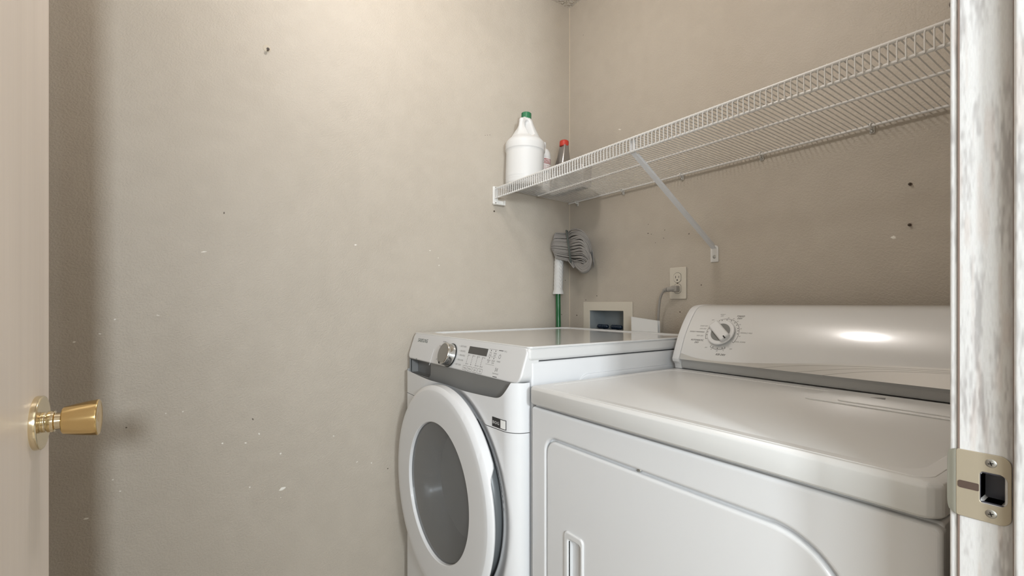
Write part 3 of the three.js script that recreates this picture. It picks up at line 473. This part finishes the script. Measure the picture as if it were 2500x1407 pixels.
// ---------------------------------------------------------------- wire shelf
const SH = { z: 0.405, top: 1.553, low: 1.515, back: 1.537, zb: 0.012, end: 1.505 };
const deckY = z => SH.back + (SH.top - SH.back) * (z - SH.zb) / (SH.z - SH.zb) + 0.0035;   // upper side of the rails
{
  const s = thing('wire_shelf', 'long white coated wire shelf with turned-down front lip, above the washer and dryer', 'shelf');
  part('top_rail', capped([0.006, SH.top, SH.z], [SH.end, SH.top, SH.z], 0.0036), M.wire, s);
  part('lip_rail', capped([0.006, SH.low, SH.z], [SH.end, SH.low, SH.z], 0.0034), M.wire, s);
  part('middle_rail', capped([0.03, deckY(0.205) - 0.0036, 0.205], [SH.end, deckY(0.205) - 0.0036, 0.205], 0.0032), M.wire, s);
  part('back_rail', capped([0.006, SH.back, SH.zb], [SH.end, SH.back, SH.zb], 0.0034), M.wire, s);
  const g = tube([[0, deckY(0.006) + 0.0013, 0.004], [0, deckY(0.1) + 0.0013, 0.1], [0, deckY(0.3) + 0.0013, 0.3], [0, deckY(0.39) + 0.0013, 0.392], [0, SH.top + 0.0046, 0.4065], [0, SH.top + 0.001, 0.4103], [0, SH.top - 0.008, 0.4103], [0, SH.low + 0.006, 0.4099], [0, SH.low - 0.003, 0.4095]], 0.00145, 26, 6);
  for (let i = 0; i < 118; i++) { const m = part('wire', g, M.wire, s); m.position.x = 0.011 + i * 0.0127; }
}
{
  const b = thing('shelf_end_bracket', 'white plastic bracket holding the shelf front to the left wall', 'bracket');
  part('wall_plate', rbox(0, 0.009, 1.490, 1.563, 0.391, 0.416, 0.004), M.clip, b);
  part('cradle', merge([rbox(0.004, 0.024, 1.486, 1.4905, 0.368, 0.414, 0.002), rbox(0.004, 0.024, 1.486, 1.506, 0.366, 0.370, 0.002), rbox(0.004, 0.010, 1.488, 1.506, 0.368, 0.40, 0.002)]), M.clip, b);
  for (const y of [1.5575, 1.4945]) part('screw', lathe([[0, 0.002], [0.002, 0.0018], [0.003, 0.0005], [0.003, 0]], 16).rotateZ(-Math.PI / 2).translate(0.0085, y, 0.4035), M.screwDark, b);
}
{
  const b = thing('shelf_brace', 'pale diagonal metal brace running from the shelf front to the wall', 'brace');
  const A = V(0.722, 1.268, 0.006), B = V(0.724, 1.5135, 0.399), d = B.clone().sub(A), L = d.length();
  const g = merge([rbox(-0.0085, 0.0085, 0, L, -0.0012, 0.0012, 0.001, 2), box(-0.0085, -0.0065, 0.012, L - 0.012, -0.006, 0), box(0.0065, 0.0085, 0.012, L - 0.012, -0.006, 0)]);
  g.applyMatrix4(new THREE.Matrix4().makeBasis(V(1, 0, 0), d.clone().normalize(), V(1, 0, 0).cross(d.clone().normalize()))); g.translate(A.x, A.y, A.z);
  part('diagonal_bar', g, M.brace, b);
  part('hook', rbox(0.7155, 0.7325, 1.511, 1.5495, 0.3975, 0.4005, 0.0012, 2), M.brace, b);
  part('wall_foot', slab(roundRect(0.7075, 0.7355, 1.224, 1.279, [0.002, 0.002, 0.012, 0.012]), 0, 0.0035, 0.001), M.wire, b);
  part('screw', lathe([[0, 0.0035], [0.003, 0.003], [0.0055, 0.001], [0.0055, 0]], 20).rotateX(Math.PI / 2).translate(0.7215, 1.241, 0.0035), M.screw, b);
}
[0.056, 0.325, 0.598, 0.878, 1.159].forEach((x, i) => {
  const where = ['nearest the wall corner', 'between the corner and the brace', 'just beside the brace foot', 'past the brace towards the doorway', 'closest to the door frame'][i];
  const c = thing('shelf_clip', `small white clip under the shelf back rail, ${where}`, 'clip', 'clips along the shelf back rail');
  part('hook', merge([tube([[x, SH.back + 0.006, 0.004], [x, SH.back + 0.0065, 0.012], [x, SH.back + 0.001, 0.0175], [x, SH.back - 0.005, 0.013], [x, SH.back - 0.006, 0.004]], 0.0022, 14, 8), rbox(x - 0.0055, x + 0.0055, SH.back - 0.017, SH.back + 0.007, 0, 0.0045, 0.002)]), M.clip, c);
  part('pin', lathe([[0, 0.004], [0.003, 0.0035], [0.0042, 0.001], [0.0042, 0]], 16).rotateX(Math.PI / 2).translate(x, SH.back - 0.0125, 0.0045), M.screw, c);
});

// ---------------------------------------------------------------- bottles on the shelf
{
  const j = thing('bleach_jug', 'large white plastic jug with green cap standing on the wire shelf', 'jug');
  j.position.set(0.0785, deckY(0.313) + 0.0032, 0.313); j.rotation.x = -0.0407;   // the deck rises a little to the front
  const sm = (a, b, k) => { const h = Math.max(k - Math.abs(a - b), 0) / k; return Math.min(a, b) - h * h * k / 4; };
  const cap = (x, y, z, a, b, r) => { const dx = b[0] - a[0], dy = b[1] - a[1], dz = b[2] - a[2], t = Math.max(0, Math.min(1, ((x - a[0]) * dx + (y - a[1]) * dy + (z - a[2]) * dz) / (dx * dx + dy * dy + dz * dz))); return Math.hypot(x - a[0] - dx * t, y - a[1] - dy * t, z - a[2] - dz * t) - r; };
  const ca = 0.42, sa = 0.9075;                  // the way the grip faces
  part('body', sdfGeo((x, y, z) => {
    const r = Math.hypot(x, z), R0 = 0.0765 - (y < 0.028 ? 0.0012 * smooth(0.028, 0.024, y) : 0) - 0.0009 * Math.exp(-(((y - 0.172) / 0.0022) ** 2)) - 0.0012 * Math.exp(-(((y - 0.03) / 0.003) ** 2));
    const q = [r - R0 + 0.014, Math.abs(y - 0.0925) - 0.0925 + 0.014], cyl = Math.min(Math.max(q[0], q[1]), 0) + Math.hypot(Math.max(q[0], 0), Math.max(q[1], 0)) - 0.014;
    const cone = Math.max((r - Math.min(0.0755, 0.076 - (y - 0.168) * 0.52)) * 0.87, 0.15 - y, y - 0.268);
    let s = sm(cyl, sm(cone, Math.max(r - 0.0185, 0.2 - y, y - 0.283), 0.02), 0.018);
    const p = x * ca + z * sa, t = -x * sa + z * ca;         // along and across the grip
    const hole = Math.max(cap(p, y, 0, [0.0215, 0.258, 0], [0.0335, 0.200, 0], 0.0085), Math.abs(t) - 0.05);
    s = -sm(-s, hole, 0.006);
    const grip = Math.min(cap(p, y, t, [0.020, 0.2665, 0], [0.034, 0.262, 0], 0.0115), cap(p, y, t, [0.034, 0.262, 0], [0.046, 0.205, 0], 0.0105));
    return sm(s, grip, 0.008);
  }, [-0.085, -0.006, -0.085], [0.085, 0.292, 0.085], 112), M.jug, j);
  const rib = [[0, 0.0285], [0.0175, 0.0285], [0.0198, 0.0268], [0.0203, 0.004], [0.0205, 0], [0.018, 0]];
  const c = lathe(rib, 72); { const p = c.attributes.position; for (let i = 0; i < p.count; i++) { const x = p.getX(i), z = p.getZ(i), a = Math.atan2(z, x), r = Math.hypot(x, z); if (r > 0.019) { const k = 1 + 0.018 * Math.sign(Math.sin(a * 36)); p.setX(i, x * k); p.setZ(i, z * k); } } c.computeVertexNormals(); }
  part('cap', c.translate(0, 0.275, 0), M.green, j);
}
{
  const b = thing('spray_bottle', 'small white bottle with red and blue printed label half hidden behind the big jug', 'bottle');
  b.position.set(0.0475, deckY(0.196) + 0.0032, 0.196); b.rotation.x = -0.0407;
  const g = lathe([[0, 0], [0.028, 0], [0.032, 0.004], [0.0325, 0.13], [0.0325, 0.155], [0.030, 0.172], [0.022, 0.186], [0.0115, 0.192], [0.011, 0.197]], 48);
  part('body', g, M.jug, b);
  part('cap', lathe([[0.0, 0.219], [0.0095, 0.219], [0.0105, 0.217], [0.0108, 0.196], [0, 0.196]], 32), M.jug, b);
  const lab = canvas(512, 512, (c, W, H) => { c.fillStyle = '#ece9e6'; c.fillRect(0, 0, W, H); c.fillStyle = '#9a3a3a'; for (let r = 0; r < 4; r++) for (let i = 0; i < 30; i++) c.fillRect(i * 17 + (r % 2) * 3, 18 + r * 26, 9 + 6 * hash(i, r, 1), 18); c.fillStyle = '#b06a66'; for (let r = 0; r < 4; r++) for (let i = 0; i < 26; i++) c.fillRect(i * 20, 140 + r * 20, 6 + 10 * hash(i, r, 2), 9); c.fillStyle = '#5f7f97'; for (let r = 0; r < 12; r++) for (let i = 0; i < 40; i++) if (hash(i, r, 3) > 0.25) c.fillRect(i * 13, 236 + r * 21, 4 + 7 * hash(i, r, 4), 9); });
  part('label', new THREE.CylinderGeometry(0.0329, 0.0329, 0.118, 48, 1, true).translate(0, 0.088, 0), std(0xffffff, 0.5, { map: lab }), b);
}
{
  const b = thing('detergent_bottle', 'dark silver plastic bottle with red cap on the wire shelf by the corner', 'bottle');
  b.position.set(0.102, deckY(0.131) - 0.0005, 0.131); b.rotation.x = -0.0407; b.scale.y = 1.08;
  const s = new THREE.Shape(); s.moveTo(-0.052, 0.004); s.lineTo(0.146, 0.004); s.quadraticCurveTo(0.152, 0.005, 0.152, 0.012); s.lineTo(0.151, 0.075); s.quadraticCurveTo(0.150, 0.098, 0.125, 0.099); s.lineTo(0.050, 0.095); s.quadraticCurveTo(0.026, 0.098, 0.0245, 0.122); s.lineTo(0.0205, 0.194); s.lineTo(-0.0145, 0.194); s.lineTo(-0.0225, 0.150); s.quadraticCurveTo(-0.030, 0.110, -0.046, 0.070); s.lineTo(-0.056, 0.012); s.quadraticCurveTo(-0.056, 0.005, -0.052, 0.004);
  const g = slab(s, -0.029, 0.029, 0.012, 12, 6); { const p = g.attributes.position; for (let i = 0; i < p.count; i++) { const y = p.getY(i); p.setZ(i, p.getZ(i) * (1 - 0.5 * smooth(0.09, 0.19, y))); } g.computeVertexNormals(); }
  part('body', toCreasedNormals(g, 0.9), M.silver, b);
  part('cap', lathe([[0, 0.213], [0.015, 0.213], [0.0185, 0.2105], [0.0195, 0.206], [0.0195, 0.192], [0.018, 0.189], [0, 0.189]], 40).translate(0.0025, 0, 0), M.red, b);
}

// ---------------------------------------------------------------- mop in the corner
{
  const m = thing('string_mop', 'grey string mop with white grip and green pole standing in the corner', 'mop');
  part('pole', capped([0.015, 0.0, 0.066], [0.0265, 1.14, 0.0905], 0.0112), M.greenPole, m);
  const rows = 60, cols = 40, y0 = 1.128, y1 = 1.300;
  const grip = grid(cols, rows, (u, v) => {
    const a = u * 2 * Math.PI, y = y0 + (y1 - y0) * v, flare = 0.0055 * (1 - smooth(0, 0.14, v)), r0 = 0.0195 + flare - 0.002 * smooth(0.8, 1, v);
    const ch = Math.abs(((a / (2 * Math.PI) * 4) % 1) - 0.5) * 2, tw = Math.sin((v * 11 + ch * 1.2) * 2 * Math.PI) * 0.0011 * smooth(0.1, 0.16, v) * (1 - smooth(0.93, 1, v)), r = r0 + tw, k = (y - 1.14) / 0.25;
    return [0.0272 + k * 0.006 + Math.cos(a) * r, y, 0.0905 - k * 0.004 + Math.sin(a) * r];
  });
  { const id = grip.index.array; for (let i = 0; i < id.length; i += 3) { const t = id[i + 1]; id[i + 1] = id[i + 2]; id[i + 2] = t; } grip.computeVertexNormals(); }
  part('grip', grip, M.mopPlastic, m);
  part('socket', sdfGeo((x, y, z) => Math.hypot((x - 0.034) / 1.0, (y - 1.345) / 1.5, (z - 0.096) / 1.05) - 0.0225, [0.0, 1.29, 0.06], [0.07, 1.40, 0.14], 28), M.mopPlastic, m);
  // strands: gathered over the socket, tied by the band, then bulging out along the back wall and looping under
  const list = [];
  const strand = (pts, r) => list.push(tube(pts.map(p => [p[0], p[1], Math.max(0.007, p[2])]), r, 24, 6));
  const lie = (x, y, z) => [x + 1.1 * (z - 0.06), y, z];             // the bundle leans out from the corner
  for (let layer = 0; layer < 4; layer++) for (let i = 0; i < 23; i++) {
    const t = (i + 0.15 + 0.7 * rnd()) / 23, dep = layer / 3, j = k => (rnd() - 0.5) * k, bow = Math.sin(Math.PI * t);
    const z = 0.098 - 0.022 * (1 - bow) - 0.066 * dep;               // front layers stand off the wall, the outline falls back
    strand([
      [0.020 + 0.020 * (1 - bow) + 0.02 * dep, 1.375 - 0.078 * t, 0.117 + 0.006 * bow - 0.03 * dep],
      [0.040 + 0.006 * t, 1.391 - 0.108 * t, 0.121 + 0.004 * bow - 0.045 * dep],
      lie(0.050 + 0.026 * t, 1.393 - 0.128 * t, z - 0.006),
      lie(0.086 + 0.020 * t + j(0.004), 1.402 - 0.146 * t + j(0.004), z + 0.005 * bow),
      lie(0.136 + 0.014 * t + j(0.006), 1.394 - 0.142 * t + 0.004 * bow + j(0.005), z + 0.003 + j(0.004)),
      lie(0.178 - 0.004 * t + j(0.006), 1.366 - 0.125 * t + j(0.006), z - 0.008 + j(0.005)),
      lie(0.203 - 0.018 * t + j(0.006), 1.322 - 0.094 * t + j(0.012), z - 0.024 + j(0.006)),
    ], 0.0029 + rnd() * 0.0005);
  }
  for (let i = 0; i < 22; i++) {                                   // loops that hang at the lower right
    const t = (i % 11) / 10, z = 0.085 - 0.006 * t - (i > 10 ? 0.035 : 0) + (rnd() - 0.5) * 0.006, q = (rnd() - 0.5) * 0.006;
    strand([lie(0.092 + 0.022 * t, 1.276 - 0.018 * (1 - t), z - 0.01), lie(0.122 + 0.020 * t, 1.232 + 0.020 * t + q, z + 0.003), lie(0.152 + 0.010 * t + q, 1.215 + 0.032 * t, z + 0.004), lie(0.188 - 0.004 * t + q, 1.226 + 0.034 * t, z), lie(0.203 - 0.010 * t, 1.262 + 0.020 * t + q, z - 0.004), lie(0.190 - 0.012 * t, 1.300 + 0.010 * t, z - 0.012)], 0.003);
  }
  for (let i = 0; i < 9; i++) strand([lie(0.062 + i * 0.002, 1.270, 0.088 - i * 0.004), lie(0.082 + i * 0.002, 1.250 - i * 0.001, 0.094 - i * 0.004), lie(0.098 + i * 0.0015, 1.236 + i * 0.002, 0.092 - i * 0.004), lie(0.090 + i * 0.002, 1.250 + i * 0.002, 0.088 - i * 0.004), lie(0.080, 1.268, 0.082)], 0.0029);
  for (let i = 0; i < 4; i++) strand([lie(0.200, 1.320 - i * 0.006, 0.052), lie(0.212, 1.30 - i * 0.008, 0.050 - i * 0.003), lie(0.213 + i * 0.002, 1.275 - i * 0.006, 0.045), lie(0.216, 1.262 - i * 0.008, 0.044 - i * 0.004)], 0.0022);
  const s = part('strands', merge(list), M.strand, m); s.userData.kind = 'stuff'; s.userData.label = 'grey cotton strands';
  part('band', tube([lie(0.052, 1.400, 0.050), lie(0.048, 1.401, 0.080), lie(0.055, 1.372, 0.0985), lie(0.062, 1.335, 0.1065), lie(0.070, 1.295, 0.102), lie(0.077, 1.262, 0.088), lie(0.08, 1.255, 0.05), lie(0.066, 1.33, 0.028)], 0.0042, 60, 8, true), M.mopBand, m).userData.label = 'dark stitched band';
}

// ---------------------------------------------------------------- things on the back wall
{
  const o = thing('wall_outlet', 'ivory duplex outlet plate on the wall above the washer', 'outlet');
  part('cover_plate', slab(roundRect(0.5465, 0.6155, 1.1025, 1.2155, 0.004), 0, 0.006, 0.0025), M.ivory, o);
  for (const y of [1.1785, 1.1395]) {
    const sh = new THREE.Shape(); sh.absarc(0, 0, 0.0172, 0.55, Math.PI - 0.55); sh.absarc(0, 0, 0.0172, Math.PI + 0.55, 2 * Math.PI - 0.55); sh.closePath();
    const f = part('socket_face', slab(sh, 0, 0.0024, 0.0008).translate(0.581, y, 0.0052), M.ivory, o);
    part('slots', merge([box(-0.0075, -0.0055, -0.002, 0.0062, 0, 0.0006), box(0.0055, 0.0073, -0.001, 0.0058, 0, 0.0006), new THREE.CylinderGeometry(0.0026, 0.0026, 0.0006, 16).rotateX(Math.PI / 2).translate(0, -0.0085, 0.0003)]).translate(0.581, y, 0.0072), M.slot, f);
    part('face_gap', slab((() => { const q = new THREE.Shape(); q.absarc(0, 0, 0.0182, 0.55, Math.PI - 0.55); q.absarc(0, 0, 0.0182, Math.PI + 0.55, 2 * Math.PI - 0.55); q.closePath(); return q; })(), 0, 0.0005).translate(0.581, y, 0.0058), M.slot, f);
  }
  part('screw', lathe([[0, 0.0012], [0.002, 0.001], [0.0028, 0]], 16).rotateX(Math.PI / 2).translate(0.581, 1.159, 0.006), M.screwDark, o);
}
{
  const c = thing('power_cord', 'grey plug and cord hanging from the lower socket behind the washer', 'cord');
  part('plug', merge([rbox(0.570, 0.593, 1.128, 1.150, 0.0085, 0.030, 0.004), tube([[0.583, 1.139, 0.020], [0.572, 1.138, 0.030], [0.560, 1.137, 0.034]], 0.0092, 10, 12)]), M.cord, c);
  part('strain_relief', merge([0, 1, 2, 3].map(i => new THREE.TorusGeometry(0.0062 - i * 0.0004, 0.0018, 8, 20).rotateY(Math.PI / 2 - 0.25).translate(0.5585 - i * 0.0042, 1.1365 - i * 0.0012, 0.0345 + i * 0.0003))), M.cord, c);
  part('cable', tube([[0.560, 1.137, 0.034], [0.545, 1.131, 0.0355], [0.531, 1.112, 0.0345], [0.5235, 1.085, 0.0325], [0.517, 1.04, 0.030], [0.513, 0.985, 0.028], [0.512, 0.80, 0.026], [0.515, 0.5, 0.025]], 0.0045, 60, 10), M.cord, c);
}
{
  const b = thing('water_outlet_box', 'beige recessed washer water box set in the wall behind the washer', 'water box');
  const f = roundRect(0.0955, 0.3725, 0.86, 1.0935, 0.003); f.holes.push(roundRect(0.1345, 0.3265, 0.90, 1.0565, 0.002, new THREE.Path()));
  part('frame', slab(f, 0, 0.005, 0.0018), M.boxFrame, b);
  part('box_shell', merge([box(0.132, 0.1345, 0.898, 1.059, -0.085, 0.001), box(0.3265, 0.329, 0.898, 1.059, -0.085, 0.001), box(0.132, 0.329, 1.0565, 1.059, -0.085, 0.001), box(0.132, 0.329, 0.898, 0.90, -0.085, 0.001), box(0.132, 0.329, 0.898, 1.059, -0.087, -0.085)]), M.boxInside, b);
  for (const [x, y] of [[0.185, 0.955], [0.262, 0.955]]) { const v = part('valve', merge([new THREE.CylinderGeometry(0.012, 0.012, 0.05, 20).translate(x, y - 0.02, -0.045), new THREE.CylinderGeometry(0.009, 0.009, 0.06, 16).rotateX(Math.PI / 2).translate(x, y, -0.055)]), M.valve, b);
    part('valve_handle', merge([-0.022, -0.011, 0, 0.011, 0.022].map(dx => new THREE.SphereGeometry(0.0092, 14, 10).translate(x + dx, y + 0.034, -0.026)).concat([capped([x - 0.024, y + 0.034, -0.028], [x + 0.024, y + 0.034, -0.028], 0.006), bar([x, y, -0.04], [x, y + 0.034, -0.03], 0.006)])), std(0x1a2a3c, 0.35), v); }
}
{
  const p = thing('folded_card', 'white folded card standing on the rear edge of the washer top', 'card');
  const s = new THREE.Shape([[0.4265, 0.9845], [0.5465, 0.9845], [0.5455, 1.026], [0.4985, 1.0305], [0.4255, 1.038]].map(q => new THREE.Vector2(...q)));
  part('front_leaf', slab(s, 0.069, 0.0700), M.paper, p);
  part('rear_leaf', slab(s, 0.0, 0.0008).rotateY(0.06).translate(0.0, -0.0006, 0.0885), M.paper, p);
}
[[1.236, 1.375, 'upper'], [1.235, 1.277, 'lower']].forEach(([x, y, w]) => {
  const s = thing('wall_screw', `small dark screw sticking out of the back wall near the doorway, the ${w} of two`, 'screw');
  part('head', lathe([[0, 0.0085], [0.002, 0.0082], [0.0034, 0.006], [0.0034, 0.0052], [0.002, 0.004]], 20).rotateX(Math.PI / 2).translate(x, y, 0), M.screwDark, s);
  part('shank', cylZ(0.0019, 0.0019, 0.0058, 12).translate(x, y, -0.001), M.screwDark, s);
  part('anchor', lathe([[0.002, 0.0012], [0.0036, 0.0008], [0.0038, 0]], 20).rotateX(Math.PI / 2).translate(x, y, 0), M.washBare, s);
});
{
  const s = thing('wall_nail', 'bent dark nail in a patched spot high on the left wall', 'nail');
  part('nail', merge([capped([-0.002, 1.872, 1.231], [0.013, 1.8685, 1.233], 0.0021), new THREE.CylinderGeometry(0.0044, 0.0044, 0.0014, 16).rotateZ(Math.PI / 2 + 0.2).translate(0.013, 1.8683, 1.2332)]), M.bronze, s);
  part('patch', lathe([[0, 0.0006], [0.008, 0.0008], [0.0105, 0.0012], [0.0118, 0.0002]], 20).rotateZ(-Math.PI / 2).translate(0, 1.8745, 1.2345), std(0xbfb5a4, 0.7), s);
}
{
  const s = thing('empty_screw', 'lone screw head in the left wall below the shelf end bracket', 'screw');
  part('head', lathe([[0, 0.003], [0.002, 0.0028], [0.0035, 0.0012], [0.0035, 0]], 16).rotateZ(-Math.PI / 2).translate(0, 1.4625, 0.406), M.screwDark, s);
}
[[1.3235, 1.769, 0.0165, 'upper'], [1.3235, 1.662, 0.0120, 'lower']].forEach(([x, y, r, w]) => {
  const s = thing('wall_hook', `dark brown round wall hook beside the door frame, the ${w} of two`, 'hook');
  part('rosette', lathe([[0, 0.006], [r * 0.7, 0.0055], [r, 0.003], [r, 0]], 32).rotateX(Math.PI / 2).translate(x, y, 0), M.bronze, s);
  part('knob', lathe([[0.004, 0.004], [0.004, 0.018], [0.008, 0.022], [0.0085, 0.028], [0.005, 0.032], [0, 0.033]], 24).rotateX(Math.PI / 2).translate(x, y, 0), M.bronze, s);
});

scene.traverse(o => { if (o.isMesh) { o.castShadow = true; o.receiveShadow = true; } });
renderer.render(scene, camera);
